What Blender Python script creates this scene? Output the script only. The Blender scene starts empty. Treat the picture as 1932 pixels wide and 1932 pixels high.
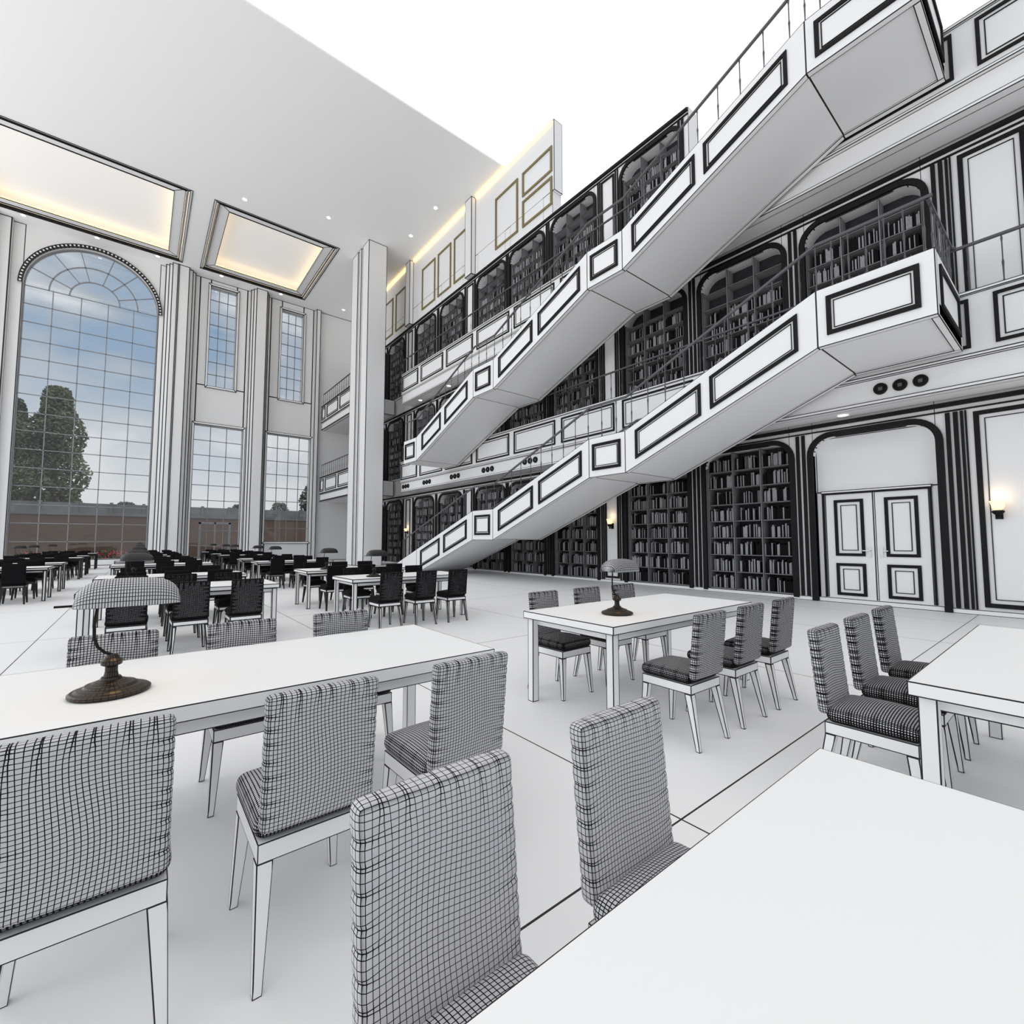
import bpy, math, random
from mathutils import Vector as V, Matrix
random.seed(7)
scene = bpy.context.scene; COL = scene.collection
CAM = V((0, 0, 1.35))
TH, PT, F = math.radians(38.8), math.radians(3.585), 870.0
def proj(x, y, z):
    z -= 1.35
    h = x*math.sin(TH)+y*math.cos(TH); r = x*math.cos(TH)-y*math.sin(TH)
    d = h*math.cos(PT)+z*math.sin(PT); v = z*math.cos(PT)-h*math.sin(PT)
    if d < .05: return (-9999, -9999)
    return (966+F*r/d, 965.5-F*v/d)
def lw(p): return 1.15*max(.8, (V(p)-CAM).length)/870.0

# ---------------------------------------------------------------- mesh builder
class MB:
    def __init__(s): s.v=[]; s.f=[]; s.uv=[]; s.cl=[]; s.m=[]; s.key={}; s.cr={}
    def vert(s, p):
        k=(round(p[0],5),round(p[1],5),round(p[2],5)); i=s.key.get(k)
        if i is None: i=len(s.v); s.v.append(tuple(p)); s.key[k]=i
        return i
    def quad(s,a,b,c,d,nu=1,nv=1,m=0,plain=False):
        a,b,c,d=V(a),V(b),V(c),V(d)
        w=((b-a).length+(c-d).length)/2/max(nu,1e-6); h=((d-a).length+(c-b).length)/2/max(nv,1e-6)
        ids=[s.vert(p) for p in (a,b,c,d)]; uv=[(0,0),(nu,0),(nu,nv),(0,nv)]
        if plain: uv=[(.5,.5)]*4; w=h=9
        oi=[];ou=[]
        for i,u in zip(ids,uv):
            if i not in oi: oi.append(i); ou.append(u)
        if len(oi)<3: return
        s.f.append(oi); s.uv.append(ou); s.cl.append((w,h)); s.m.append(m)
    def hexa(s,p,m=0):
        for q in ((3,2,1,0),(4,5,6,7),(0,1,5,4),(1,2,6,5),(2,3,7,6),(3,0,4,7)):
            s.quad(*[p[i] for i in q],m=m)
    def box(s,x0,x1,y0,y1,z0,z1,m=0):
        s.hexa([(x0,y0,z0),(x1,y0,z0),(x1,y1,z0),(x0,y1,z0),(x0,y0,z1),(x1,y0,z1),(x1,y1,z1),(x0,y1,z1)],m)
    def bar(s,a,b,t,up=(0,0,1),t2=None,m=0):
        a,b=V(a),V(b); d=(b-a).normalized(); u=V(up)
        if abs(d.dot(u))>.98: u=V((1,0,0))
        sd=d.cross(u).normalized(); u=sd.cross(d).normalized(); t2=t2 or t
        sd=sd*t/2; u=u*t2/2
        s.hexa([a-sd-u,a+sd-u,a+sd+u,a-sd+u,b-sd-u,b+sd-u,b+sd+u,b-sd+u],m)
    def lathe(s,prof,n=16,c=(0,0,0),m=0):
        for i in range(len(prof)-1):
            (r0,z0),(r1,z1)=prof[i],prof[i+1]
            for k in range(n):
                A=2*math.pi*k/n; B=2*math.pi*(k+1)/n
                P=lambda r,z,t:(c[0]+r*math.cos(t),c[1]+r*math.sin(t),c[2]+z)
                s.quad(P(r0,z0,A),P(r0,z0,B),P(r1,z1,B),P(r1,z1,A),m=m)
    def tube(s,pts,r,n=8,m=0):
        rings=[]
        for i,p in enumerate(pts):
            p=V(p); d=(V(pts[min(i+1,len(pts)-1)])-V(pts[max(i-1,0)])).normalized()
            u=V((0,1,0)) if abs(d.y)<.9 else V((1,0,0)); a=d.cross(u).normalized(); b=d.cross(a).normalized()
            rings.append([p+(a*math.cos(2*math.pi*k/n)+b*math.sin(2*math.pi*k/n))*r for k in range(n)])
        for i in range(len(rings)-1):
            for k in range(n): s.quad(rings[i][k],rings[i][(k+1)%n],rings[i+1][(k+1)%n],rings[i+1][k],m=m)
    def frame(s,A,B,C,D,w,n,dep,m=0):
        A,B,C,D,n=V(A),V(B),V(C),V(D),V(n); u=(B-A).normalized(); v=(D-A).normalized()
        O=[A,B,C,D]; I=[A+(u+v)*w,B+(v-u)*w,C-(u+v)*w,D+(u-v)*w]; k=n*dep
        for i in range(4):
            j=(i+1)%4
            s.quad(O[i]+k,O[j]+k,I[j]+k,I[i]+k,m=m); s.quad(O[i],O[j],O[j]+k,O[i]+k,m=m); s.quad(I[i],I[j],I[j]+k,I[i]+k,m=m)
def mesh_of(name,mb,mats,off=(0,0,0),smooth=False):
    me=bpy.data.meshes.new(name)
    me.from_pydata([(p[0]-off[0],p[1]-off[1],p[2]-off[2]) for p in mb.v],[],mb.f)
    u1=me.uv_layers.new(name='wire'); u2=me.uv_layers.new(name='cell')
    a=[];b=[]
    for uv,c in zip(mb.uv,mb.cl):
        for u in uv: a+=[u[0],u[1]]; b+=[c[0],c[1]]
    u1.data.foreach_set('uv',a); u2.data.foreach_set('uv',b)
    if mb.cr:
        at=me.attributes.new('crease','FLOAT','POINT'); at.data.foreach_set('value',[mb.cr.get(i,0.) for i in range(len(mb.v))])
    for m in (mats if isinstance(mats,(list,tuple)) else [mats]): me.materials.append(m)
    me.polygons.foreach_set('material_index',mb.m)
    me.polygons.foreach_set('use_smooth',[smooth]*len(mb.f)); me.update()
    return me
def wroot(p):
    o=V((0,0,0))
    while p is not None: o=o+p.location; p=p.parent
    return o
def obj(name,mb,mats,parent=None,line=None,world=False,smooth=False):
    off=wroot(parent) if (parent and world) else (0,0,0)
    o=bpy.data.objects.new(name,mesh_of(name,mb,mats,off,smooth)); COL.objects.link(o); o.parent=parent
    if line is None: line=lw(wroot(parent)) if parent else 0.02
    o['line']=float(line); return o
def tag(o,label,cat,group=None,kind=None):
    if label: o['label']=label
    if cat: o['category']=cat
    if group: o['group']=group
    if kind: o['kind']=kind
    return o
def thing(name,label,cat,loc=(0,0,0),rz=0,group=None,kind=None):
    o=bpy.data.objects.new(name,None); COL.objects.link(o); o.location=loc; o.rotation_euler=(0,0,rz)
    o.empty_display_size=.1
    return tag(o,label,cat,group,kind)
TREE={}
def copy_tree(o,parent=None,line=None):
    c=o.copy(); COL.objects.link(c); c.parent=parent
    if line is not None and 'line' in c: c['line']=float(line)
    for k in TREE.get(o.name,[]): copy_tree(k,c,line)
    return c
def register(root):
    def rec(o):
        TREE[o.name]=list(o.children)
        for k in TREE[o.name]: rec(k)
    rec(root)
def place_copy(proto,loc,rz,label,group=None,first=False,lk=1.0):
    ln=lw(loc)*lk
    if first:
        o=proto
        def rec(x):
            if 'line' in x: x['line']=float(ln)
            for k in TREE.get(x.name,[]): rec(k)
        rec(o)
    else: o=copy_tree(proto,None,ln)
    o.location=loc; o.rotation_euler=(0,0,rz); o['label']=label
    if group: o['group']=group
    return o
ORD=['first','second','third','fourth','fifth','sixth','seventh','eighth','ninth','tenth','eleventh','twelfth']

# ---------------------------------------------------------------- materials
def new_mat(name):
    m=bpy.data.materials.new(name); m.use_nodes=True; nt=m.node_tree
    return m,nt,nt.nodes['Principled BSDF']
def wire(name,base,rough=.6,k=1.0,fabric=False,linecol=(.004,.004,.005,1),metal=0,emit=0,spec=.5):
    m,nt,bs=new_mat(name); N=nt.nodes.new; L=nt.links.new
    uv=N('ShaderNodeUVMap'); uv.uv_map='wire'; ce=N('ShaderNodeUVMap'); ce.uv_map='cell'
    s1=N('ShaderNodeSeparateXYZ'); L(uv.outputs[0],s1.inputs[0]); s2=N('ShaderNodeSeparateXYZ'); L(ce.outputs[0],s2.inputs[0])
    ds=[]
    for i in (0,1):
        pp=N('ShaderNodeMath'); pp.operation='PINGPONG'; pp.inputs[1].default_value=.5; L(s1.outputs[i],pp.inputs[0])
        mu=N('ShaderNodeMath'); mu.operation='MULTIPLY'; L(pp.outputs[0],mu.inputs[0]); L(s2.outputs[i],mu.inputs[1]); ds.append(mu.outputs[0])
    mn=N('ShaderNodeMath'); mn.operation='MINIMUM'; L(ds[0],mn.inputs[0]); L(ds[1],mn.inputs[1])
    at=N('ShaderNodeAttribute'); at.attribute_type='OBJECT'; at.attribute_name='line'
    tk=N('ShaderNodeMath'); tk.operation='MULTIPLY'; tk.inputs[1].default_value=k; L(at.outputs['Fac'],tk.inputs[0]); t=tk.outputs[0]
    if fabric:
        cr=N('ShaderNodeAttribute'); cr.attribute_name='crease'
        ma=N('ShaderNodeMath'); ma.operation='MULTIPLY_ADD'; ma.inputs[1].default_value=2.0; ma.inputs[2].default_value=1; L(cr.outputs['Fac'],ma.inputs[0])
        mm=N('ShaderNodeMath'); mm.operation='MULTIPLY'; L(t,mm.inputs[0]); L(ma.outputs[0],mm.inputs[1]); t=mm.outputs[0]
    lt=N('ShaderNodeMath'); lt.operation='LESS_THAN'; L(mn.outputs[0],lt.inputs[0]); L(t,lt.inputs[1])
    mx=N('ShaderNodeMix'); mx.data_type='RGBA'; mx.inputs[6].default_value=(*base,1); mx.inputs[7].default_value=linecol
    L(lt.outputs[0],mx.inputs[0]); L(mx.outputs[2],bs.inputs['Base Color'])
    bs.inputs['Roughness'].default_value=rough; bs.inputs['Metallic'].default_value=metal
    bs.inputs['Specular IOR Level'].default_value=.15 if fabric else spec
    if emit:
        iv=N('ShaderNodeMath'); iv.operation='MULTIPLY_ADD'; iv.inputs[1].default_value=-emit; iv.inputs[2].default_value=emit; L(lt.outputs[0],iv.inputs[0])
        L(iv.outputs[0],bs.inputs['Emission Strength']); bs.inputs['Emission Color'].default_value=(1,.96,.88,1)
    return m
def flat(name,c,rough=.6,noise=0,scale=8,metal=0,spec=.5):
    m,nt,bs=new_mat(name); bs.inputs['Roughness'].default_value=rough; bs.inputs['Metallic'].default_value=metal; bs.inputs['Specular IOR Level'].default_value=spec
    if noise:
        no=nt.nodes.new('ShaderNodeTexNoise'); no.inputs['Scale'].default_value=scale
        r=nt.nodes.new('ShaderNodeValToRGB'); r.color_ramp.elements[0].position=.35; r.color_ramp.elements[1].position=.65
        r.color_ramp.elements[0].color=(*[x*(1-noise) for x in c],1); r.color_ramp.elements[1].color=(*[min(1,x*(1+noise)) for x in c],1)
        tc=nt.nodes.new('ShaderNodeTexCoord'); nt.links.new(tc.outputs['Object'],no.inputs['Vector'])
        nt.links.new(no.outputs['Fac'],r.inputs[0]); nt.links.new(r.outputs[0],bs.inputs['Base Color'])
    else: bs.inputs['Base Color'].default_value=(*c,1)
    return m
def glow(name,c,st):
    m,nt,bs=new_mat(name); bs.inputs['Base Color'].default_value=(*c,1); bs.inputs['Emission Color'].default_value=(*c,1); bs.inputs['Emission Strength'].default_value=st
    return m
M_WHITE=wire('white_clay',(.86,.86,.865)); M_WALL=wire('wall_clay',(.84,.84,.845)); M_FLOOR=wire('floor_clay',(.86,.86,.865),.5)
M_CEIL=wire('ceiling_clay',(.93,.93,.93)); M_FAB=wire('mesh_fabric',(.56,.56,.58),.8,.34,True)
M_TOP=wire('table_clay',(.88,.88,.88),.5)
M_SHADE=wire('shade_mesh',(.56,.56,.57),.5,.42); M_IRON=wire('dark_iron',(.06,.045,.032),.35,.42,metal=.5,spec=.4)
M_BLACK=flat('black_trim',(.010,.010,.011),.7,.3,30,spec=.2); M_RAIL=wire('rail_grey',(.085,.085,.09),.5,.25)
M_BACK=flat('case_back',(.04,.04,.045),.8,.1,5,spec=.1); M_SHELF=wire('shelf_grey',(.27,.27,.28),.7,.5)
M_BB=flat('book_black',(.008,.008,.009),.8,.2,20,spec=.1); M_BW=flat('book_white',(.32,.32,.33),.7,.1,20,spec=.2)
M_GOLD=flat('gold_trim',(.20,.16,.06),.5,.2,20); M_WARM=glow('warm_strip',(1,.72,.30),1.9); M_SPOT=glow('downlight_glow',(1,.97,.9),9)
M_SCON=glow('sconce_glass',(1,.74,.42),1.15); M_MUNT=flat('muntin_grey',(.24,.25,.27),.5,.05,5); M_CHROME=flat('chrome',(.5,.5,.52),.25,.05,5,metal=.8)
M_COFF=wire('coffer_clay_glow',(.86,.86,.86),emit=.2)  # faint emission put into the clay to brighten the coffer panels
m,nt,bs=new_mat('window_glass'); M_GLASS=m
tr=nt.nodes.new('ShaderNodeBsdfTransparent'); tr.inputs[0].default_value=(.95,.96,.97,1); gl=nt.nodes.new('ShaderNodeBsdfGlossy'); gl.inputs['Roughness'].default_value=.02
mx=nt.nodes.new('ShaderNodeMixShader'); mx.inputs[0].default_value=.07
nt.links.new(tr.outputs[0],mx.inputs[1]); nt.links.new(gl.outputs[0],mx.inputs[2]); nt.links.new(mx.outputs[0],nt.nodes['Material Output'].inputs[0])

# ---------------------------------------------------------------- shell
mb=MB()
XB=[-14,-10.5,-7.35,-4.2,-1.05,2.1,5.25,8.4,10.7,12.45]; YB=[-4,1.3,5.1,9.0,12.8,16.6,20.4,24.2,28,31.8,34.6]
for i in range(len(XB)-1):
    for j in range(len(YB)-1):
        a,b,c,d=XB[i],XB[i+1],YB[j],YB[j+1]; mb.quad((a,c,0),(b,c,0),(b,d,0),(a,d,0))
mb.quad((-14,-4,-.2),(12.45,-4,-.2),(12.45,-4,0),(-14,-4,0),plain=True)
o=obj('floor',mb,M_FLOOR,line=.005); tag(o,'pale floor of very large square slabs with thin dark joints','floor',kind='structure')
CZ=17.9; mb=MB(); YC=15.4
def cb(x0,x1,y0,y1): mb.box(x0,x1,y0,y1,CZ,CZ+.06)
cb(-14,12.45,YC,25.7); cb(-14,-7.0,25.7,32.9); cb(-14,12.45,32.9,34.6); cb(1.3,2.15,25.7,32.9); cb(8.15,12.45,25.7,32.9)
for k in range(len(mb.uv)): mb.uv[k]=[(.5,.5)]*len(mb.uv[k])
tag(obj('ceiling',mb,M_CEIL,line=.0),'high flat pale ceiling','ceiling',kind='structure')
for n,(x0,x1,lab) in enumerate(((-7.0,1.3,'left recessed ceiling coffer with warm glowing edge above arched window'),(2.15,8.15,'right recessed ceiling coffer with warm glowing edge'))):
    y0,y1=25.7,32.9; root=thing('ceiling_coffer',lab,'coffer',((x0+x1)/2,(y0+y1)/2,CZ))
    mb=MB()
    for dd,z,w in ((0,CZ-.04,.12),(.16,CZ-.01,.08),(.26,CZ+.05,.45)):
        mb.frame((x0+dd,y0+dd,z),(x1-dd,y0+dd,z),(x1-dd,y1-dd,z),(x0+dd,y1-dd,z),w,(0,0,1),.05)
    obj('coffer_frame',mb,M_WHITE,root,line=.03,world=True)
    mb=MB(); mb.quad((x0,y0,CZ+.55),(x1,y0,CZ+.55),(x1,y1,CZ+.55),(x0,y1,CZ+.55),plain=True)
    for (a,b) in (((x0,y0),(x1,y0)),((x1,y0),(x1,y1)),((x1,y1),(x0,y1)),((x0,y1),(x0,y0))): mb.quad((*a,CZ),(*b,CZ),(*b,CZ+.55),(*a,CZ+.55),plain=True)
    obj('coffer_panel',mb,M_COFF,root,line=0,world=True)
    mb=MB(); q=.5; mb.frame((x0+q,y0+q,CZ+.14),(x1-q,y0+q,CZ+.14),(x1-q,y1-q,CZ+.14),(x0+q,y1-q,CZ+.14),.08,(0,0,1),.06)
    obj('light_strip',mb,M_WARM,root,world=True)

# right wall with arched bookcase openings
CEN=[2.8,5.4,8.03,11.35,13.98,16.45,19.85,22.6,26.4,29.1,31.8]; HW=1.05; OT=3.68; OB=.10; RR=.38
def zo(t,hw=HW):
    e=hw-abs(t)
    if e>=RR: return OT
    return OT-RR+math.sqrt(max(0,RR*RR-(RR-e)**2))
tn=[0]
def trim(mb,mat,line):
    tn[0]+=1; o=obj('trim_%d'%tn[0],mb,mat,line=line); o['kind']='structure'; return o
def wtop(lv,y):
    if lv==0: return 5.0
    if lv==1: return 10.0
    return 15.0 if y>12.2 else 14.05
for lv in range(3):
    z0=5.0*lv; mb=MB(); ymin=-4 if lv<2 else 6.7; cs=[c for c in CEN if c-HW>ymin]
    edges=[ymin]+sum([[c-HW,c+HW] for c in cs],[])+[34.2]
    for i in range(0,len(edges),2): mb.box(12,12.45,edges[i],edges[i+1],z0,wtop(lv,(edges[i]+edges[i+1])/2))
    for c in cs:
        n=20; zt=wtop(lv,c)
        for k in range(n):
            t0=-HW*math.cos(math.pi*k/n); t1=-HW*math.cos(math.pi*(k+1)/n)
            p=[(12,c+t0,z0+zo(t0)),(12,c+t1,z0+zo(t1)),(12,c+t1,zt),(12,c+t0,zt)]
            mb.quad(*p,plain=True); q=[(12.45,a[1],a[2]) for a in p]; mb.quad(p[0],p[1],q[1],q[0],plain=True)
        mb.box(12,12.45,c-HW,c+HW,z0,z0+OB)
    o=obj('wall_right' if lv==0 else 'wall_right_%s'%['','second','third'][lv],mb,M_WALL,line=.012); o['kind']='structure'
    mb=MB(); mb.box(11.92,12.0,ymin,34.1,z0+3.92,z0+4.0); mb.box(11.955,12,ymin,34.1,z0+3.82,z0+3.845)
    trim(mb,M_BLACK,0)
    mb=MB(); E=[ymin+.2]+sum([[c-HW,c+HW] for c in cs],[])+[34.1]
    for i in range(0,len(E),2):
        a,b=E[i],E[i+1]; g=b-a; HT=z0+3.8
        if g<.8:
            m_=(a+b)/2
            for q in (-.06,.06): mb.box(11.95,12,m_+q-.032,m_+q+.032,z0+.1,HT)
        elif g<4:
            m_=(a+b)/2; mb.frame((12,m_-.28,z0+.15),(12,m_+.28,z0+.15),(12,m_+.28,HT-.05),(12,m_-.28,HT-.05),.06,(-1,0,0),.04)
            for q0 in (a+.16,a+.25,b-.21,b-.29): mb.box(11.96,12,q0,q0+.04,z0+.1,HT)
        else:
            b2=b
            for yy,hw in ((b2-.19,.032),(b2-.30,.032),(b2-.385,.02),(b2-.44,.012)): mb.box(11.95,12,yy-hw,yy+hw,z0+.1,HT)
            mb.frame((12,b2-1.42,z0+.15),(12,b2-.54,z0+.15),(12,b2-.54,HT-.05),(12,b2-1.42,HT-.05),.075,(-1,0,0),.04)
            mb.frame((12,b2-1.28,z0+.29),(12,b2-.68,z0+.29),(12,b2-.68,HT-.19),(12,b2-1.28,HT-.19),.012,(-1,0,0),.02)
            mb.frame((12,b2-2.5,z0+.15),(12,b2-1.6,z0+.15),(12,b2-1.6,HT-.05),(12,b2-2.5,HT-.05),.075,(-1,0,0),.04)
    trim(mb,M_BLACK,0)
    mb=MB(); mb.box(11.97,12,ymin,1.7 if lv==0 else 34.1,z0+.0,z0+.09)
    if lv==0: mb.box(11.97,12,3.9,34.1,0,.09)
    o=obj('baseboard_right' if lv==0 else 'baseboard_right_%s'%['','second','third'][lv],mb,M_WHITE,line=.01); o['kind']='structure'
mb=MB(); mb.box(12,12.45,12.3,34.2,15.0,CZ); o=obj('wall_right_upper',mb,M_WALL,line=.02); o['kind']='structure'
mb=MB()
for yy in (18.0,24.5,30.9): mb.box(11.75,12,yy-.28,yy+.28,14.05,CZ)
trim(mb,M_WALL,.03)
mb=MB()
for a,b in ((12.4,17.6),(18.4,24.1),(24.9,30.5)): mb.box(11.9,12,a,b,CZ-.12,CZ-.03)
o=obj('cove_light',mb,M_WARM); tag(o,'warm glowing cove strip at top of the gallery wall','cove light')
def gold(y0,y1,z0,z1,lab):
    mb=MB(); mb.frame((12,y0,z0),(12,y1,z0),(12,y1,z1),(12,y0,z1),.09,(-1,0,0),.05)
    tag(obj('wall_panel_frame',mb,M_GOLD),lab,'panel frame',group='gold-edged frames on the top wall')
G=[(14.5,16.1),(21.6,23.1),(19.95,21.3),(18.45,19.65),(25.2,26.6),(27.0,28.3)]
for i,(a,b) in enumerate(G): gold(a,b,14.45,16.85,'tall gold-edged wall frame high above gallery, %s'%['alone left of the two stacked short frames','leftmost of middle bay','centre of middle bay','rightmost of middle bay','first beyond the pilaster','second beyond the pilaster'][i])
gold(12.4,14.2,14.45,15.6,'lower short gold-edged wall frame in the near bay'); gold(12.4,14.2,15.8,16.85,'upper short gold-edged wall frame in the near bay')

bc=thing('bookcase','x','bookcase')
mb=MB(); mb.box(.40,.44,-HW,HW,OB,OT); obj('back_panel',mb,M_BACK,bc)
mb=MB()
pts=[]
for side,w in ((0,0),(1,.115)):
    L_=[(-HW-w,OB-.05)]
    for k in range(9):
        a=math.pi-math.pi/2*k/8; L_.append((-HW+RR+(RR+w)*math.cos(a),OT-RR+(RR+w)*math.sin(a)))
    for k in range(9):
        a=math.pi/2-math.pi/2*k/8; L_.append((HW-RR+(RR+w)*math.cos(a),OT-RR+(RR+w)*math.sin(a)))
    L_.append((HW+w,OB-.05)); pts.append(L_)
for k in range(len(pts[0])-1):
    a,b=pts[0][k],pts[0][k+1]; c,d=pts[1][k],pts[1][k+1]
    mb.quad((-.06,*a),(-.06,*b),(-.06,*d),(-.06,*c)); mb.quad((-.06,*a),(-.06,*b),(.06,*b),(.06,*a)); mb.quad((-.06,*c),(-.06,*d),(0,*d),(0,*c))
obj('arch_frame',mb,M_BLACK,bc)
SZ=[.12+.44*k for k in range(9)]
for k in range(8):
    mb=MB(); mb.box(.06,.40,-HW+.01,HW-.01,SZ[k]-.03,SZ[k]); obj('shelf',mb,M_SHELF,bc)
for s in (-.35,.35):
    mb=MB(); mb.box(.05,.40,s-.018,s+.018,OB,OT-.02); obj('divider',mb,M_SHELF,bc)
for s in (-1,1):
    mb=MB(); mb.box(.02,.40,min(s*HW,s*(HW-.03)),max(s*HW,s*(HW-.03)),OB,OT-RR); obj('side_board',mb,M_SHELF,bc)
register(bc)
books=MB(); first=True; nb=0; protoB={}
def bookproto(w,h,mat):
    k=(w,h,mat.name)
    if k not in protoB:
        q=MB(); q.box(0,.2,-w/2+.001,w/2-.001,0,h); protoB[k]=mesh_of('book',q,mat)
    return protoB[k]
FL=['ground floor','second floor','third floor']
for lv in range(3):
    for ci,c in enumerate(CEN):
        if (lv==0 and ci==0) or (lv==2 and ci<2): continue
        loc=(12,c,5.0*lv)
        if proj(12.0,c,5*lv+2)[0]<560: continue
        lab='tall arched bookcase full of books on %s, %s leftwards from the double doors'%(FL[lv],ORD[ci-1]) if ci else 'arched bookcase on second floor directly above the double doors'
        place_copy(bc,loc,0,lab,first=first); first=False
        for k in range(8):
            if lv>0 and k==7: continue
            if lv>0 and k==6 and ci%2: continue
            for jn,(a,b) in enumerate(((-1.0,-.375),(-.325,.325),(.375,1.0))):
                y=a+random.uniform(0,.03); end=b-random.choice([0,0,.02,.06,.12])
                while True:
                    w=random.choice([.018,.022,.026,.032]); h=random.choice([.26,.28,.30,.33])
                    if y+w>end: break
                    if random.random()<.05: y+=w; continue
                    mat=0 if random.random()<.6 else 1
                    if lv==0 and ci==1 and nb<300 and 1<=k<6:
                        nb+=1; ob=bpy.data.objects.new('book',bookproto(w,h,(M_BB,M_BW)[mat])); COL.objects.link(ob); ob.location=(12.10,c+y+w/2,SZ[k]); ob['line']=0.
                        g='books in bookcase nearest the doors, shelf %s, %s section'%(ORD[k],['right','middle','left'][jn])
                        tag(ob,'%s book on %s shelf up, %s section, bookcase nearest the double doors'%(['black','pale'][mat],ORD[k],['right','middle','left'][jn]),'book',g)
                    else:
                        z=5*lv+SZ[k]
                        books.box(12.10,12.3,c+y+.001,c+y+w-.001,z,z+h,m=mat)
                    y+=w
tag(obj('books',books,[M_BB,M_BW],line=0),'black and pale books filling all the other bookcases','books',kind='stuff')

dr=thing('door_1','white double door with black-edged panels under arch','door',(12,2.8,0),kind='structure')
mb=MB(); mb.box(12.16,12.3,1.75,3.85,2.45,3.68); mb.box(12.10,12.3,1.75,1.90,0,2.45); mb.box(12.10,12.3,3.70,3.85,0,2.45); mb.box(12.05,12.3,1.85,3.75,2.41,2.47)
obj('door_surround',mb,M_WALL,dr,world=True)
mb=MB()
for k in range(len(pts[0])-1):
    a,b=pts[0][k],pts[0][k+1]; c,d=pts[1][k],pts[1][k+1]
    P=lambda x,q:(12+x,2.8+q[0],max(0,q[1]) if q[1]>.06 else 0)
    mb.quad(P(-.06,a),P(-.06,b),P(-.06,d),P(-.06,c)); mb.quad(P(-.06,a),P(-.06,b),P(.1,b),P(.1,a)); mb.quad(P(-.06,c),P(-.06,d),P(0,d),P(0,c))
obj('arch_frame',mb,M_BLACK,dr,world=True)
mb=MB(); mb.frame((12.09,1.86,-.01),(12.09,3.74,-.01),(12.09,3.74,2.42),(12.09,1.86,2.42),.035,(-1,0,0),.02); obj('door_casing',mb,M_BLACK,dr,world=True)
for (a,b,hs) in ((1.91,2.79,2.70),(2.81,3.69,2.90)):
    mb=MB(); mb.box(12.12,12.17,a,b,.01,2.40); lf=obj('door_leaf',mb,M_WHITE,dr,world=True)
    for (c,d) in ((.16,.86),(1.02,2.26)):
        mb=MB(); y0,y1=a+.17,b-.17
        mb.frame((12.12,y0,c),(12.12,y1,c),(12.12,y1,d),(12.12,y0,d),.06,(-1,0,0),.025)
        mb.frame((12.12,y0+.12,c+.12),(12.12,y1-.12,c+.12),(12.12,y1-.12,d-.12),(12.12,y0+.12,d-.12),.014,(-1,0,0),.015); obj('door_panel',mb,M_BLACK,lf,world=True)
    mb=MB(); mb.box(12.105,12.12,hs-.025,hs+.025,1.0,1.22); s=-1 if hs<2.8 else 1
    mb.bar((12.06,hs,1.14),(12.06,hs+s*.12,1.14),.02); mb.bar((12.06,hs,1.14),(12.12,hs,1.14),.02); obj('door_handle',mb,M_CHROME,lf,world=True)

def gallery(lv,xf,y0,y1,lab):
    z0=5.0*lv; root=thing('gallery_balcony',lab,'balcony',(xf,(y0+y1)/2,z0+4.05)); ln=.014 if xf>10 else .035
    mb=MB(); mb.box(xf+.18,11.91,y0,y1,z0+4.05,z0+5.0); obj('slab',mb,M_WALL,root,line=ln,world=True)
    mb=MB(); mb.box(xf,xf+.14,y0,y1,z0+4.62,z0+5.68); mb.box(xf-.04,xf+.18,y0,y1,z0+5.68,z0+5.74); mb.box(xf-.03,xf+.16,y0,y1,z0+4.56,z0+4.62); obj('fascia',mb,M_WALL,root,line=ln,world=True)
    mb=MB(); mb.box(xf+.05,xf+.18,y0,y1,z0+4.12,z0+4.56); mb.box(xf+.0,xf+.2,y0,y1,z0+4.05,z0+4.12); obj('lower_band',mb,M_WALL,root,line=ln,world=True)
    k=-2
    while 1.1+2.6*k<y1:
        a=max(1.1+2.6*k,y0+.1); b=min(1.1+2.6*k+2.3,y1-.1); k+=1
        if b-a<.5: continue
        if proj(xf,a,z0+5)[0]<560: continue
        mb=MB(); mb.frame((xf,a,z0+4.72),(xf,b,z0+4.72),(xf,b,z0+5.6),(xf,a,z0+5.6),.055,(-1,0,0),.03)
        w=lw((xf,a,5))*1.0; g=.11
        mb.frame((xf,a+g,z0+4.72+g),(xf,b-g,z0+4.72+g),(xf,b-g,z0+5.6-g),(xf,a+g,z0+5.6-g),w,(-1,0,0),.015); obj('panel_frame',mb,M_BLACK,root,world=True)
    return root
bm_=MB(); bm_.lathe([(.010,0),(.020,.02),(.010,.08),(.015,.3),(.020,.36),(.010,.42),(.010,.72),(.017,.78),(.010,.84)],6); BAL=mesh_of('baluster',bm_,M_RAIL)
def baluster(root,p,name='baluster'):
    o=bpy.data.objects.new(name,BAL); COL.objects.link(o); o.parent=root; o.location=V(p)-root.location; o['line']=0.
    return o
def balustrade(lab,xf,y0,y1,z,sp=.42):
    root=thing('balustrade',lab,'railing',(xf,(y0+y1)/2,z))
    mb=MB(); mb.box(xf-.025,xf+.025,y0,y1,z+.84,z+.885); mb.box(xf-.02,xf+.02,y0,y1,z+.0,z+.03); obj('handrail',mb,M_RAIL,root,world=True,line=.01)
    n=int((y1-y0)/sp)
    for k in range(n+1): baluster(root,(xf,y0+.03+(y1-y0-.06)*k/n,z))
for lv in range(2):
    nm=['second-floor','third-floor'][lv]
    gallery(lv,11.2,-4,23.9,'white %s gallery edge with black-edged panels behind the stairs'%nm)
    gallery(lv,9.55,26.35,33.2,'short white %s gallery beyond the tall column'%nm)
    balustrade('dark slim %s gallery railing behind the stairs'%nm,11.28,(-4,5.0)[lv],23.85,5.0*lv+5.74,.42)
    balustrade('dark slim %s railing on short gallery beyond the column'%nm,9.63,26.4,33.1,5.0*lv+5.74,.4)
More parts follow.
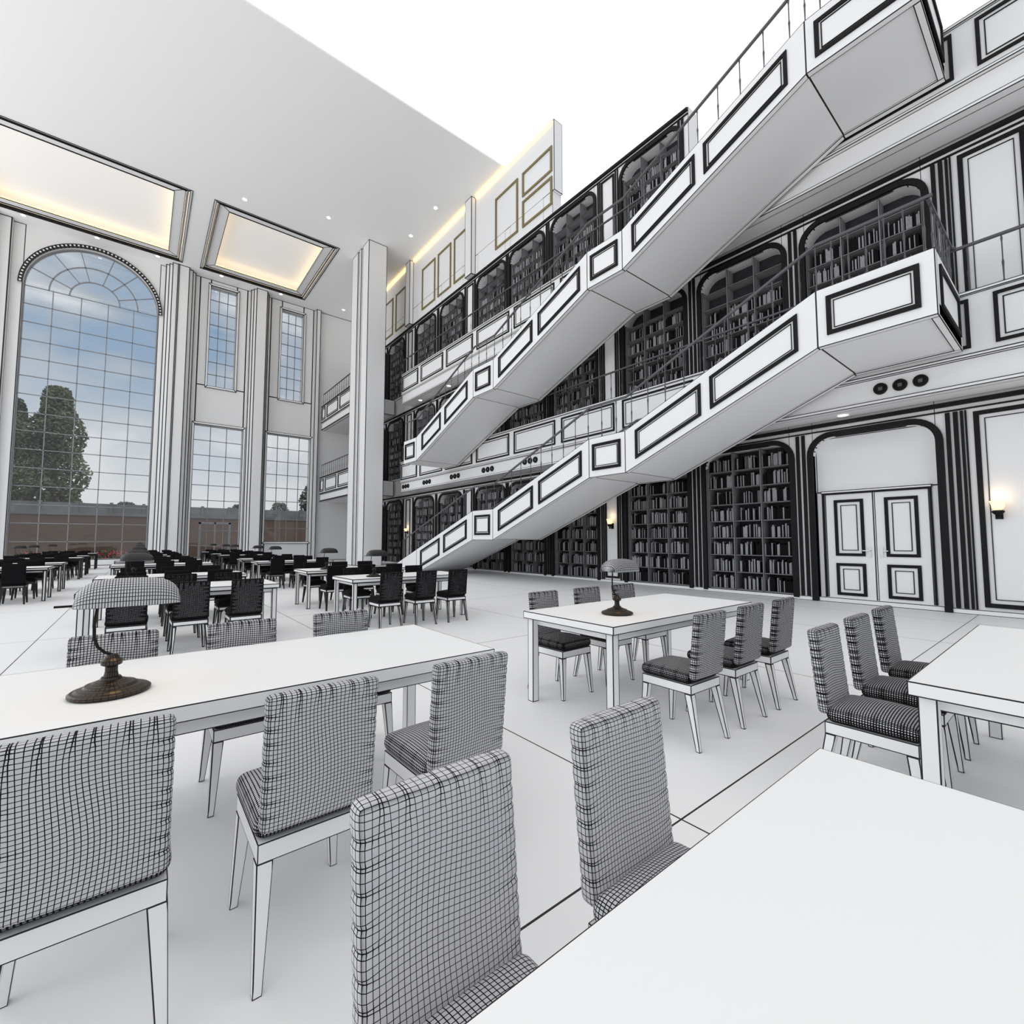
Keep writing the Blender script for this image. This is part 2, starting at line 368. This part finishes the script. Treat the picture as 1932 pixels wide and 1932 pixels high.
for lv,Y in ((0,2.1),(0,12.9),(0,15.6),(0,20.9),(0,23.3),(0,18.2)):
    for j,dy in enumerate((-.3,0,.3)):
        root=thing('round_spotlight','round black spotlight on gallery band, %s of three, %s'%(['rightmost','middle','leftmost'][j],{2.1:'above the double doors',12.9:'behind first stair landing',15.6:'between the two stair flights',20.9:'left of stairs, near trio',23.3:'beside the tall column',18.2:'above the stair foot'}[Y]),'spotlight',(11.25,Y+dy,4.34),group='trios of round spotlights on the gallery band')
        mb=MB()
        q=[(.0,.02),(.07,.02),(.085,.045),(.11,.045),(.115,0)]
        t=MB(); t.lathe(q,16)
        for f in t.f:
            pv=[t.v[i] for i in f]; pv=[(11.25-p[2],Y+dy+p[0],4.34+p[1]) for p in pv]
            if len(pv)==3: pv.append(pv[2])
            mb.quad(*pv)
        obj('housing',mb,M_BLACK,root,world=True)
        mb=MB(); mb.box(11.222,11.23,Y+dy-.035,Y+dy+.035,4.305,4.375); obj('lens',mb,M_RAIL,root,world=True)

# ---------------------------------------------------------------- staircases
def staircase(lower,dz,lab):
    T=[(18.9,.55),(13.4,2.4),(12.2,2.4),(8.0,4.0),(6.85,4.0),(2.75,5.7),(1.2,5.7)]
    if not lower: T=[(18.9,.72),(17.7,.72)]+T[1:]
    T=[(y,z+dz) for y,z in T]
    root=thing('staircase',lab,'staircase',(10.1,18.0 if lower else 18.3,0 if lower else 5.05)); XN,XF=9.0,11.14; TK=1.02
    if lower: T=[(19.9,.2)]+T
    ye=T[-1][0]
    def Tz(y):
        for (a,za),(b,zb) in zip(T,T[1:]):
            if b<=y<=a: return za+(zb-za)*(a-y)/(a-b)
        return T[-1][1]
    Bz=lambda y:max(0.0,Tz(y)-TK) if lower else Tz(y)-TK
    ys=[p[0] for p in T]
    if lower: ys=sorted(set(ys+[17.56]),reverse=True)
    for nm,x0,x1 in (('side_stringer',XN,XN+.12),('side_stringer',XF-.12,XF)):
        mb=MB()
        for a,b in zip(ys,ys[1:]):
            p=[(x0,a,Bz(a)),(x1,a,Bz(a)),(x1,b,Bz(b)),(x0,b,Bz(b)),(x0,a,Tz(a)),(x1,a,Tz(a)),(x1,b,Tz(b)),(x0,b,Tz(b))]; mb.hexa(p)
        obj(nm,mb,M_WHITE,root,line=.013,world=True)
    mb=MB()
    for a,b in zip(ys,ys[1:]):
        if Bz(a)<=0 and Bz(b)<=0: continue
        mb.hexa([(XN+.12,a,Bz(a)+.03),(XF-.12,a,Bz(a)+.03),(XF-.12,b,Bz(b)+.03),(XN+.12,b,Bz(b)+.03),(XN+.12,a,Bz(a)+.2),(XF-.12,a,Bz(a)+.2),(XF-.12,b,Bz(b)+.2),(XN+.12,b,Bz(b)+.2)])
    obj('underside',mb,M_WHITE,root,line=.013,world=True)
    mb=MB(); y=ys[0]
    while y>ye+.4:
        y2=max(y-.38,ye+.1); z=max(.04,Tz(y2)-.55); mb.box(XN+.12,XF-.12,y2,y,z-.12 if z>.13 else 0.0,z); y=y2
    obj('steps',mb,M_WHITE,root,line=.01,world=True)
    zt=T[-1][1]
    mb=MB(); mb.box(XN+.12,XF-.12,1.2,1.3,zt-TK,zt); obj('end_wall',mb,M_WHITE,root,line=.013,world=True)
    PN=[(1.38,2.6),(3.05,4.7),(4.9,6.55),(6.98,7.88),(8.25,9.95),(10.2,11.9),(12.35,13.25),(13.75,15.35),(15.65,17.2)]
    if not lower: PN=PN+[(17.85,18.75)]
    for a,b in PN:
        mg=.17; mb=MB(); w=.07
        A,B,C,D=(XN,a,Tz(a)-TK+mg),(XN,b,Tz(b)-TK+mg),(XN,b,Tz(b)-mg),(XN,a,Tz(a)-mg)
        mb.frame(A,B,C,D,w,(-1,0,0),.03)
        g=.10; A,B,C,D=(XN,a+g,Tz(a+g)-TK+mg+g),(XN,b-g,Tz(b-g)-TK+mg+g),(XN,b-g,Tz(b-g)-mg-g),(XN,a+g,Tz(a+g)-mg-g)
        mb.frame(A,B,C,D,lw((XN,a,Tz(a)))*.9,(-1,0,0),.015); obj('panel_frame',mb,M_BLACK,root,world=True)
    mb=MB(); mb.frame((XN+.25,1.2,zt-TK+.17),(XF-.25,1.2,zt-TK+.17),(XF-.25,1.2,zt-.17),(XN+.25,1.2,zt-.17),.07,(0,-1,0),.03); obj('panel_frame',mb,M_BLACK,root,world=True)
    HR=.84
    for x in (XN+.06,XF-.06):
        mb=MB()
        pr=T[1:] if lower else T
        for (a,za),(b,zb) in zip(pr,pr[1:]): mb.bar((x,a,za+HR),(x,b,zb+HR),.045,t2=.045)
        if lower: mb.bar((x,18.9,.55),(x,18.9,.55+HR+.03),.06)
        obj('handrail',mb,M_RAIL,root,world=True,line=.005)
        y=pr[0][0]-.25
        while y>3.0:
            baluster(root,(x,y,Tz(y))); y-=.46
        y=2.75
        while y>1.2: baluster(root,(x,y,Tz(y))); y-=.24
    mb=MB(); mb.bar((XN+.06,1.26,zt+HR),(XF-.06,1.26,zt+HR),.045); obj('handrail',mb,M_RAIL,root,world=True,line=.005)
    for k in range(1,8): baluster(root,(XN+.06+(XF-XN-.12)*k/8,1.26,zt))
staircase(True,0,'lower white staircase with black-edged side panels rising from floor')
staircase(False,5.05,'upper white staircase with black-edged side panels above the lower one')

co=thing('column','tall square white column rising to the ceiling left of the stairs','column',(9.67,25.1,0))
for a in ((9.14,10.2,23.9,24.75),(9.24,10.2,24.75,24.95),(9.12,10.2,24.95,25.2),(9.24,10.2,25.2,25.4),(9.1,10.2,25.4,26.3)):
    mb=MB(); mb.box(*a,0,CZ); obj('shaft',mb,M_WALL,co,world=True,line=.032)

def sconce(p,lab):
    r=thing('wall_sconce',lab,'wall lamp',p)
    mb=MB(); mb.lathe([(.03,0.03),(.055,.04),(.08,.08),(.09,.14),(.11,.20),(.10,.20),(.0,.1)],16); obj('glass_shade',mb,M_SCON,r,smooth=True)
    mb=MB(); mb.bar((0,0,-.04),(.13,0,-.04),.03); mb.box(.12,.14,-.05,.05,-.12,.06); wb_=obj('wall_bracket',mb,M_BLACK,r)
    mb=MB(); mb.lathe([(0,-.12),(.022,-.11),(.035,-.08),(.015,-.06),(.05,-.04),(.085,.0),(.085,.02),(.05,.035),(.0,.04)],14); obj('cup',mb,M_BLACK,wb_)
    l=bpy.data.lights.new('bulb','POINT'); l.energy=1.1; l.color=(1,.78,.5); l.shadow_soft_size=.06; lo=bpy.data.objects.new('bulb',l); COL.objects.link(lo); lo.parent=r; lo.location=(-.02,0,.30)
sconce((11.86,.96,1.86),'glowing wall sconce right of the double doors'); sconce((11.86,9.68,1.86),'glowing wall sconce between bookcases under the stairs'); sconce((11.86,24.5,1.86),'glowing wall sconce near the tall column')

# ---------------------------------------------------------------- window wall
WY=34.0; mb=MB()
def wb(x0,x1,z0,z1):
    if x1>x0 and z1>z0: mb.box(x0,x1,WY,WY+.5,z0,z1)
bx,br,bs_=-2.5,2.8,14.75
wb(-14,-5.3,0,CZ); wb(.3,2.3,0,CZ); wb(4.9,6.33,0,CZ); wb(9.07,12.0,0,CZ)
wb(-5.3,.3,0,.35)
for k in range(24):
    t0=-br*math.cos(math.pi*k/24); t1=-br*math.cos(math.pi*(k+1)/24); f=lambda t:bs_+math.sqrt(max(0,br*br-t*t))
    p=[(bx+t0,WY,f(t0)),(bx+t1,WY,f(t1)),(bx+t1,WY,CZ),(bx+t0,WY,CZ)]; mb.quad(*p,plain=True)
    mb.quad(p[0],p[1],(p[1][0],WY+.5,p[1][2]),(p[0][0],WY+.5,p[0][2]),plain=True)
wb(2.3,4.9,0,.12); wb(2.3,4.9,8.55,11.05); wb(2.3,2.87,11.05,CZ); wb(4.3,4.9,11.05,CZ); wb(2.87,4.3,17.5,CZ)
wb(6.33,9.07,0,1.3); wb(6.33,9.07,8.55,11.05); wb(6.33,7.0,11.05,CZ); wb(8.4,9.07,11.05,CZ); wb(7.0,8.4,17.3,CZ)
o=obj('wall_back',mb,M_WALL,line=.035); o['kind']='structure'
for a in ((.55,2.05,.3),(.7,1.9,.5),(.85,1.7,.75),(1.1,1.2,.78),(5.05,6.15,.3),(5.17,6.05,.52),(5.3,5.95,.75),(9.2,9.5,.3),(-7.2,-5.75,.35),(-6.7,-6.2,.7)):
    mb=MB(); mb.box(a[0],a[1],WY-a[2],WY,0,CZ); trim(mb,M_WALL,.045)
def arc(mb,r0,r1,y0,y1,n=48):
    for k in range(n):
        A=math.pi*k/n; B=math.pi*(k+1)/n
        P=lambda r,t,y:(bx+r*math.cos(t),y,bs_+r*math.sin(t))
        mb.quad(P(r0,A,y0),P(r0,B,y0),P(r1,B,y0),P(r1,A,y0)); mb.quad(P(r0,A,y0),P(r0,B,y0),P(r0,B,y1),P(r0,A,y1)); mb.quad(P(r1,A,y0),P(r1,B,y0),P(r1,B,y1),P(r1,A,y1))
mb=MB(); arc(mb,2.8,2.98,WY-.12,WY,52); trim(mb,M_WHITE,.05)
w=thing('window_1','huge arched window with fine grid of panes','window',(bx,WY,0.35),kind='structure')
mb=MB(); T_=.04
for k in range(0,6):
    x=-5.3+5.6*k/5; mb.box(x-T_/2,x+T_/2,WY+.2,WY+.24,.35,bs_)
z=.35; n=0
while z<bs_+.1: mb.box(-5.3,.3,WY+.2,WY+.24,z-T_/2,z+T_/2); z+=.96
for r in (1.05,1.85): arc(mb,r-.03,r+.03,WY+.2,WY+.24,32)
arc(mb,2.74,2.8,WY+.15,WY+.3,40)
for a in (22,50,75,105,130,158):
    t=math.radians(a); mb.bar((bx+1.05*math.cos(t),WY+.22,bs_+1.05*math.sin(t)),(bx+2.8*math.cos(t),WY+.22,bs_+2.8*math.sin(t)),T_,up=(0,1,0))
mb.box(-5.3,-5.24,WY+.15,WY+.3,.35,bs_); mb.box(.24,.3,WY+.15,WY+.3,.35,bs_)
obj('window_frame',mb,M_MUNT,w,world=True)
mb=MB(); mb.quad((-5.3,WY+.26,.35),(.3,WY+.26,.35),(.3,WY+.26,bs_),(-5.3,WY+.26,bs_),plain=True)
for k in range(24):
    A=math.pi*k/24; B=math.pi*(k+1)/24; mb.quad((bx,WY+.26,bs_),(bx+2.8*math.cos(A),WY+.26,bs_+2.8*math.sin(A)),(bx+2.8*math.cos(B),WY+.26,bs_+2.8*math.sin(B)),(bx,WY+.26,bs_),plain=True)
obj('pane',mb,M_GLASS,w,world=True)
def rect_win(n,x0,x1,z0,z1,nx,nz,lab,extra=None):
    w=thing('window_%d'%n,lab,'window',((x0+x1)/2,WY,z0),kind='structure'); mb=MB()
    for k in range(nx+1): x=x0+(x1-x0)*k/nx; mb.box(x-T_/2,x+T_/2,WY+.2,WY+.24,z0,z1)
    for k in range(nz+1): z=z0+(z1-z0)*k/nz; mb.box(x0,x1,WY+.2,WY+.24,z-T_/2,z+T_/2)
    if extra:
        for e in extra: mb.box(*e)
    obj('window_frame',mb,M_MUNT,w,world=True)
    mb=MB(); mb.quad((x0,WY+.26,z0),(x1,WY+.26,z0),(x1,WY+.26,z1),(x0,WY+.26,z1),plain=True); obj('pane',mb,M_GLASS,w,world=True)
    mb=MB(); q=.14; mb.frame((x0-q,WY,z0-q if z0>.3 else 0),(x1+q,WY,z0-q if z0>.3 else 0),(x1+q,WY,z1+q),(x0-q,WY,z1+q),q,(0,-1,0),.08); obj('window_surround',mb,M_WHITE,w,world=True,line=.035)
rect_win(2,2.87,4.3,11.05,17.5,3,8,'narrow upper window right of the arched window')
rect_win(3,2.3,4.9,.12,8.55,3,9,'tall lower window with glazed door',[(2.75,2.87,WY+.15,WY+.3,.12,2.5),(4.33,4.45,WY+.15,WY+.3,.12,2.5),(2.75,4.45,WY+.15,WY+.3,2.4,2.52),(3.56,3.64,WY+.15,WY+.3,.12,2.5)])
rect_win(4,7.0,8.4,11.05,17.3,3,8,'narrow upper window nearest the column')
rect_win(5,6.33,9.07,1.3,8.55,4,8,'lower window nearest the column')

def dl(p,lab,g):
    r=thing('downlight',lab,'downlight',p,group=g)
    mb=MB(); mb.lathe([(.06,0),(.12,-.02),(.13,0.0)],12); obj('ring',mb,M_WHITE,r,line=0)
    mb=MB(); mb.lathe([(0,-.012),(.09,-.012)],10); obj('lamp_disc',mb,M_SPOT,r)
for x in (-5.3,-2.5,.13,3.3,6.7): dl((x,33.1,CZ),'small downlight in the ceiling strip along the window wall','downlights along the window wall')
for x,y,l in ((3.3,24.8,'left of centre'),(6.87,23.55,'near the right coffer corner'),(10.8,19.5,'rightmost'),(10.8,22.2,'beside the column top'),(10.7,32.6,'behind the column top')): dl((x,y,CZ),'small ceiling downlight, %s'%l,'scattered ceiling downlights')
dl((11.65,3.15,4.05),'small downlight under gallery above double doors','gallery soffit downlights')
for y in (8.6,12.5,16,19.5,22.5): dl((11.65,y,9.05),'small downlight under the third-floor gallery','third-floor gallery soffit downlights')

# ---------------------------------------------------------------- chair
def cushion(x0,x1,y0,y1,z0,z1,r,cell,deform):
    mb=MB(); lo=V((x0+r,y0+r,z0+r)); hi=V((x1-r,y1-r,z1-r)); lim=[(x0,x1),(y0,y1),(z0,z1)]
    cm={}
    def P(p):
        c=V([min(max(p[i],lo[i]),hi[i]) for i in range(3)]); d=V(p)-c; q=c+d.normalized()*r if d.length>1e-9 else V(p)
        q,cr=deform(q,p); k=(round(q[0],5),round(q[1],5),round(q[2],5)); cm[k]=max(cr,cm.get(k,0)); return q
    for ax in range(3):
        u,v=[i for i in range(3) if i!=ax]
        nu=max(3,round((lim[u][1]-lim[u][0])/cell)); nv=max(3,round((lim[v][1]-lim[v][0])/cell))
        for sd in (0,1):
            for i in range(nu):
                for j in range(nv):
                    def pt(a,b):
                        p=[0,0,0]; p[ax]=lim[ax][sd]; p[u]=lim[u][0]+(lim[u][1]-lim[u][0])*a/nu; p[v]=lim[v][0]+(lim[v][1]-lim[v][0])*b/nv; return P(p)
                    mb.quad(pt(i,j),pt(i+1,j),pt(i+1,j+1),pt(i,j+1))
    for k,i in mb.key.items(): mb.cr[i]=cm.get(k,0)
    return mb
rd=random.Random(3)
dz=[(s,.50+.044*i+rd.uniform(-.008,.008),rd.uniform(.04,.09)) for s in (-1,1) for i in range(8)]; dx=[(-.135+.054*i+rd.uniform(-.008,.008),rd.uniform(.05,.11)) for i in range(6)]
def dback(q,p):
    x,y,z=q; cr=0; px=pz=0
    for s,zz,L_ in dz:
        e=.18-s*x
        if e<L_:
            k=1-e/L_; g=math.exp(-((z-zz)/.008)**2)*k; cr=max(cr,g); pz+=-.75*(z-zz)*math.exp(-((z-zz)/.014)**2)*k
    for xx,L_ in dx:
        e=.87-z
        if e<L_:
            k=1-e/L_; g=math.exp(-((x-xx)/.008)**2)*k; cr=max(cr,g); px+=-.75*(x-xx)*math.exp(-((x-xx)/.016)**2)*k
    yc=-.193; b=1-((x/.18)**2); f=(y-yc)/.028
    y+=f*.009*b - f*.004*cr
    edge=min(.18-abs(x),.87-z)
    x+= -.003*cr*(1 if x>0 else -1) if edge<.03 else 0
    # gentle curving of the loops over the panel
    px+=.010*math.sin((z-.45)*13)*(1-abs(x)/.18); pz+=.010*math.sin(x*17+.6)*max(0,1-abs((z-.66)/.21))
    x+=px; z+=pz
    y-= (z-.45)*.10
    return V((x,y,z)),cr*.45+.12*max(0,1-edge/.03)
def dseat(q,p):
    x,y,z=q; b=max(0,1-(x/.19)**2)*max(0,1-((y-.01)/.2)**2)
    cr=.30
    if abs(x)>.12: cr+=.3*max(0,math.sin(y*60))**6*(abs(x)-.12)/.07
    if z>.44: z+=.032*b
    cr+=.35*(1 if z<.45 else 0)
    return V((x,y,z)),cr
ch=thing('reading_chair','x','chair')
obj('seat',cushion(-.188,.188,-.185,.205,.405,.478,.034,.0115,dseat),M_FAB,ch,smooth=True)
obj('backrest',cushion(-.18,.18,-.22,-.168,.44,.87,.018,.0122,dback),M_FAB,ch,smooth=True)
mb=MB(); mb.box(-.18,.18,-.19,.19,.345,.405); obj('seat_frame',mb,M_WHITE,ch)
for sx in (-1,1):
    for sy in (-1,1):
        mb=MB(); cx,cy=sx*.158,sy*.165; fx,fy=sx*.18,sy*.165+(.03 if sy>0 else -.07); a,b=.024,.013
        mb.hexa([(fx-b,fy-b,0),(fx+b,fy-b,0),(fx+b,fy+b,0),(fx-b,fy+b,0),(cx-a,cy-a,.345),(cx+a,cy-a,.345),(cx+a,cy+a,.345),(cx-a,cy+a,.345)]); obj('leg',mb,M_WHITE,ch)
register(ch)
tb=thing('reading_table','x','table'); HL,HD=1.06,.485
mb=MB(); mb.box(-HL,HL,-HD,HD,.69,.75); obj('tabletop',mb,M_TOP,tb)
mb=MB(); mb.frame((-HL+.08,-HD+.05,.63),(HL-.08,-HD+.05,.63),(HL-.08,HD-.05,.63),(-HL+.08,HD-.05,.63),.02,(0,0,1),.06); obj('apron',mb,M_WHITE,tb)
for sx in (-1,1):
    for sy in (-1,1):
        mb=MB(); x=sx*(HL-.06); y=sy*(HD-.06); mb.box(x-.032,x+.032,y-.032,y+.032,0,.69); obj('leg',mb,M_WHITE,tb)
register(tb)
lp=thing('desk_lamp','x','desk lamp')
mb=MB(); mb.lathe([(0,0),(.12,0),(.128,.006),(.128,.014),(.120,.02),(.112,.021),(.10,.028),(.085,.032),(.078,.040),(.062,.044),(.050,.050),(.036,.055),(.03,.065),(.0,.065)],36); lb=obj('base',mb,M_IRON,lp)
mb=MB(); mb.lathe([(.0,.06),(.024,.065),(.020,.085),(.020,.105),(.033,.112),(.036,.128),(.024,.138),(.016,.152),(.0,.154)],18); obj('neck',mb,M_IRON,lb)
mb=MB(); S=[(0,0,.15),(-.022,.0,.16),(-.045,.0,.185),(-.056,.0,.22),(-.058,.0,.27),(-.052,0,.33),(-.046,0,.41)]; mb.tube(S,.0055,8); obj('stem',mb,M_BLACK,lp,smooth=True)
mb=MB(); nu,nv=38,22; HLn=.168
def sp(u,v):
    k=(max(0,1-abs(u)**3.6))**.42; a=math.pi*v; yy=-math.cos(a); zz=math.sin(a)
    yy=math.copysign(abs(yy)**.8,yy); zz=abs(zz)**.8
    return (.045+u*HLn,yy*(.045+.062*k),.345+.105*zz*k)
for i in range(nu):
    for j in range(nv): u0,u1=-1+2*i/nu,-1+2*(i+1)/nu; mb.quad(sp(u0,j/nv),sp(u1,j/nv),sp(u1,(j+1)/nv),sp(u0,(j+1)/nv))
ls_=obj('lamp_shade',mb,M_SHADE,lp,smooth=True)
mb=MB(); mb.bar((-.175,0,.35),(.20,0,.35),.008); obj('shade_rod',mb,M_BLACK,ls_)
register(lp)
ROWS=[.03,2.58,7.66,10.2,15.2,17.75,22.8,25.35,30.2]; COLS={-1:-2.65,0:.5,1:3.65}; CN={-1:'left',0:'middle',1:'right'}
f_t=f_c=f_l=True; PI=math.pi
rj=random.Random(11)
for ri,ty in enumerate(ROWS):
    for ci,tx in COLS.items():
        if proj(tx+HL,ty-.4,.75)[0]<0 and ri>0: continue
        if ri==0 and ci==-1: continue
        where='in the %s row, %s column'%(ORD[ri],CN[ci])
        place_copy(tb,(tx,ty,0),0,'white rectangular reading table %s'%where,'reading tables in rows',f_t); f_t=False
        if ri>0 and proj(tx-.6,ty,1)[0]>-40:
            place_copy(lp,(tx-.57,ty-.13,.75),0,'mesh-shaded desk lamp on reading table %s'%where,'desk lamps on the reading tables',f_l); f_l=False
            if ri<4:
                l=bpy.data.lights.new('lamp_bulb','POINT'); l.energy=1.0; l.color=(1,.72,.4); l.shadow_soft_size=.03
                lo=bpy.data.objects.new('lamp_bulb',l); COL.objects.link(lo); lo.location=(tx-.53,ty-.13,1.11)
        for side in (-1,1):
            if ri==0 and side<0: continue
            for k,ox in enumerate((-.6,0,.6)):
                if ri==0 and ci==0 and k==0: continue
                cx=tx+ox*(1 if ci==1 else .97)
                if ci==1: cx-=.03
                if ri==0: cy=ty+(.60 if ci==0 else .69)
                elif side<0: cy=ty-.73
                else: cy=ty+(.38 if ci==0 else .46)
                if proj(cx,cy,.5)[0]<-60: continue
                rot=(0 if side<0 else PI)+(rj.uniform(-.03,.03) if ri>0 else 0)
                dd=(V((cx,cy,0))-CAM).length
                place_copy(ch,(cx,cy,0),rot,'gridded upholstered chair, %s side, %s, at %s-row table in %s column'%('near' if side<0 else 'window',['left','middle','right'][k],ORD[ri],CN[ci]),'chairs at the reading tables',f_c,.95 if dd<3.2 else (1.0 if dd<6.5 else 1.4)); f_c=False

# ---------------------------------------------------------------- outside
mb=MB(); mb.quad((-80,34.5,-.05),(80,34.5,-.05),(80,160,-.05),(-80,160,-.05),plain=True)
tag(obj('ground',mb,flat('outdoor_ground',(.22,.20,.17),.9,.3,.4),line=0),'grey brown ground outside the windows','ground',kind='structure')
m,nt,bs=new_mat('brown_wall'); br_=nt.nodes.new('ShaderNodeTexBrick'); br_.inputs['Color1'].default_value=(.165,.105,.08,1); br_.inputs['Color2'].default_value=(.14,.09,.07,1); br_.inputs['Mortar'].default_value=(.15,.11,.09,1); br_.inputs['Scale'].default_value=.8
mp=nt.nodes.new('ShaderNodeMapping'); mp.inputs['Rotation'].default_value=(math.pi/2,0,0); tc=nt.nodes.new('ShaderNodeTexCoord'); nt.links.new(tc.outputs['Object'],mp.inputs[0]); nt.links.new(mp.outputs[0],br_.inputs[0]); nt.links.new(br_.outputs[0],bs.inputs['Base Color'])
gw=thing('garden_wall','brown wall with grey coping seen outside through the windows','wall',(0,48,0))
mb=MB(); mb.box(-40,40,48,48.4,-.05,3.3); obj('wall_body',mb,m,gw,world=True,line=0)
mb=MB(); mb.box(-40,40,47.9,48.5,3.3,3.55); mb.box(-40,40,48.05,48.35,3.55,4.25)
for k in range(41): mb.box(-40+k*2,-39.8+k*2,47.97,48.43,3.55,4.35)
obj('coping',mb,flat('grey_coping',(.20,.21,.22),.8,.2,.7),gw,world=True,line=0)
def tree(x,y,h,w,lab,c,seed,low=.12,n=11000):
    r=random.Random(seed); t=thing('tree',lab,'tree',(x,y,-.05),group='trees outside the windows')
    mb=MB(); mb.lathe([(.25,0),(.18,h*.5),(.05,h*.9)],8); obj('trunk',mb,flat('bark',(.07,.05,.04),.9,.2,6),t,line=0)
    mb=MB()
    for _ in range(n):
        u=r.random()**.9; z=h*(low+(1-low)*u); a=r.uniform(0,2*PI); R=w/2*math.sin(math.pi*min(1,(.22+.75*u)))**.6*(.85+.15*math.sin(z*1.7+seed+a*2)); q=R*r.random()**.5
        c0=V((q*math.cos(a),q*math.sin(a),z)); s=r.uniform(.09,.2)
        d1=V((r.uniform(-1,1),r.uniform(-1,1),r.uniform(-1,1))).normalized()*s; d2=d1.orthogonal().normalized()*s*.7
        mb.quad(c0-d1,c0+d2,c0+d1,c0-d2,plain=True)
    obj('foliage',mb,flat('leaf_%d'%seed,c,.9,.5,.3,spec=.05),t,line=0)  # haze is painted into the leaf colour by lightening it
tree(-5.9,54,14.4,4.9,'tall green tree outside, right one of the pair in arched window',(.15,.17,.11),2)
tree(-9.3,60,14.2,3.6,'tall dark tree outside, left one of pair in arched window',(.14,.155,.10),3)
tree(14.6,53.5,8.0,3.2,'dark tree outside the lower window nearest the column',(.12,.14,.11),4,n=3500)
for i,(x,y,h,w) in enumerate(((-1.5,72,6.0,4.6),(4.5,78,6.3,5.0),(10.5,74,6.4,5.2),(17,80,7.4,6))): tree(x,y,h,w,'distant low dark tree on the skyline, %s from left'%ORD[i],(.17,.185,.17),10+i,.02,3000)
mb=MB(); r=random.Random(9)
for _ in range(1500):
    c0=V((r.uniform(-5.2,1.5),r.uniform(35.5,38),r.uniform(0,.75))); s=.07
    d1=V((r.uniform(-1,1),r.uniform(-1,1),r.uniform(-1,1))).normalized()*s; d2=d1.orthogonal().normalized()*s; mb.quad(c0-d1,c0+d2,c0+d1,c0-d2,plain=True,m=0 if r.random()<.4 else 1)
tag(obj('flower_bed',mb,[flat('petal_red',(.5,.03,.07),.7,.2,5),flat('flower_leaf',(.05,.09,.03),.8,.3,5)],line=0),'bed of red flowers outside the arched window','flowers',kind='stuff')

# ---------------------------------------------------------------- world
wd=bpy.data.worlds.new('sky'); scene.world=wd; wd.use_nodes=True; nt=wd.node_tree; N=nt.nodes.new; L=nt.links.new; bg=nt.nodes['Background']
tc=N('ShaderNodeTexCoord'); mp=N('ShaderNodeMapping'); mp.inputs['Scale'].default_value=(1.5,1.5,3.2); mp.inputs['Location'].default_value=(.1,.7,.25); no=N('ShaderNodeTexNoise'); no.inputs['Scale'].default_value=3.4; no.inputs['Detail'].default_value=5; no.inputs['Roughness'].default_value=.45
L(tc.outputs['Generated'],mp.inputs[0]); L(mp.outputs[0],no.inputs['Vector'])
cr=N('ShaderNodeValToRGB'); e=cr.color_ramp.elements; e[0].position=.38; e[0].color=(.27,.39,.54,1); e[1].position=.60; e[1].color=(.74,.77,.80,1); em=e.new(.50); em.color=(.42,.48,.55,1); L(no.outputs['Fac'],cr.inputs[0])
sx=N('ShaderNodeSeparateXYZ'); L(tc.outputs['Generated'],sx.inputs[0])
def ramp(a,b):
    mr=N('ShaderNodeMapRange'); mr.inputs[1].default_value=a; mr.inputs[2].default_value=b; mr.clamp=True; L(sx.outputs[2],mr.inputs[0]); return mr.outputs[0]
def mix(f,a,b):
    m=N('ShaderNodeMix'); m.data_type='RGBA'; L(f,m.inputs[0])
    for s,x in ((6,a),(7,b)):
        if isinstance(x,tuple): m.inputs[s].default_value=x
        else: L(x,m.inputs[s])
    return m.outputs[2]
low=mix(ramp(.06,.30),(.72,.74,.75,1),cr.outputs[0])
up=mix(ramp(.48,.58),low,(1.12,1.12,1.12,1))
al=mix(ramp(-.06,-.01),(.85,.85,.85,1),up); L(al,bg.inputs[0]); bg.inputs[1].default_value=1.0

def area(name,loc,rot,sx_,sy_,en,c=(1,1,1)):
    l=bpy.data.lights.new(name,'AREA'); l.shape='RECTANGLE'; l.size=sx_; l.size_y=sy_; l.energy=en; l.color=c
    o=bpy.data.objects.new(name,l); COL.objects.link(o); o.location=loc; o.rotation_euler=rot; return o
area('side_fill_light',(-13.5,16,8),(0,-PI/2,0),14,34,1900)  # unseen fill lamp added on the left to brighten the room

cam=bpy.data.cameras.new('camera'); cam.sensor_width=36; cam.lens=36*870/1932; cam.clip_end=500; cam.clip_start=.05
co_=bpy.data.objects.new('camera',cam); COL.objects.link(co_); co_.location=CAM; co_.rotation_euler=(PI/2+PT,0,-TH); scene.camera=co_
scene.view_settings.view_transform='Standard'
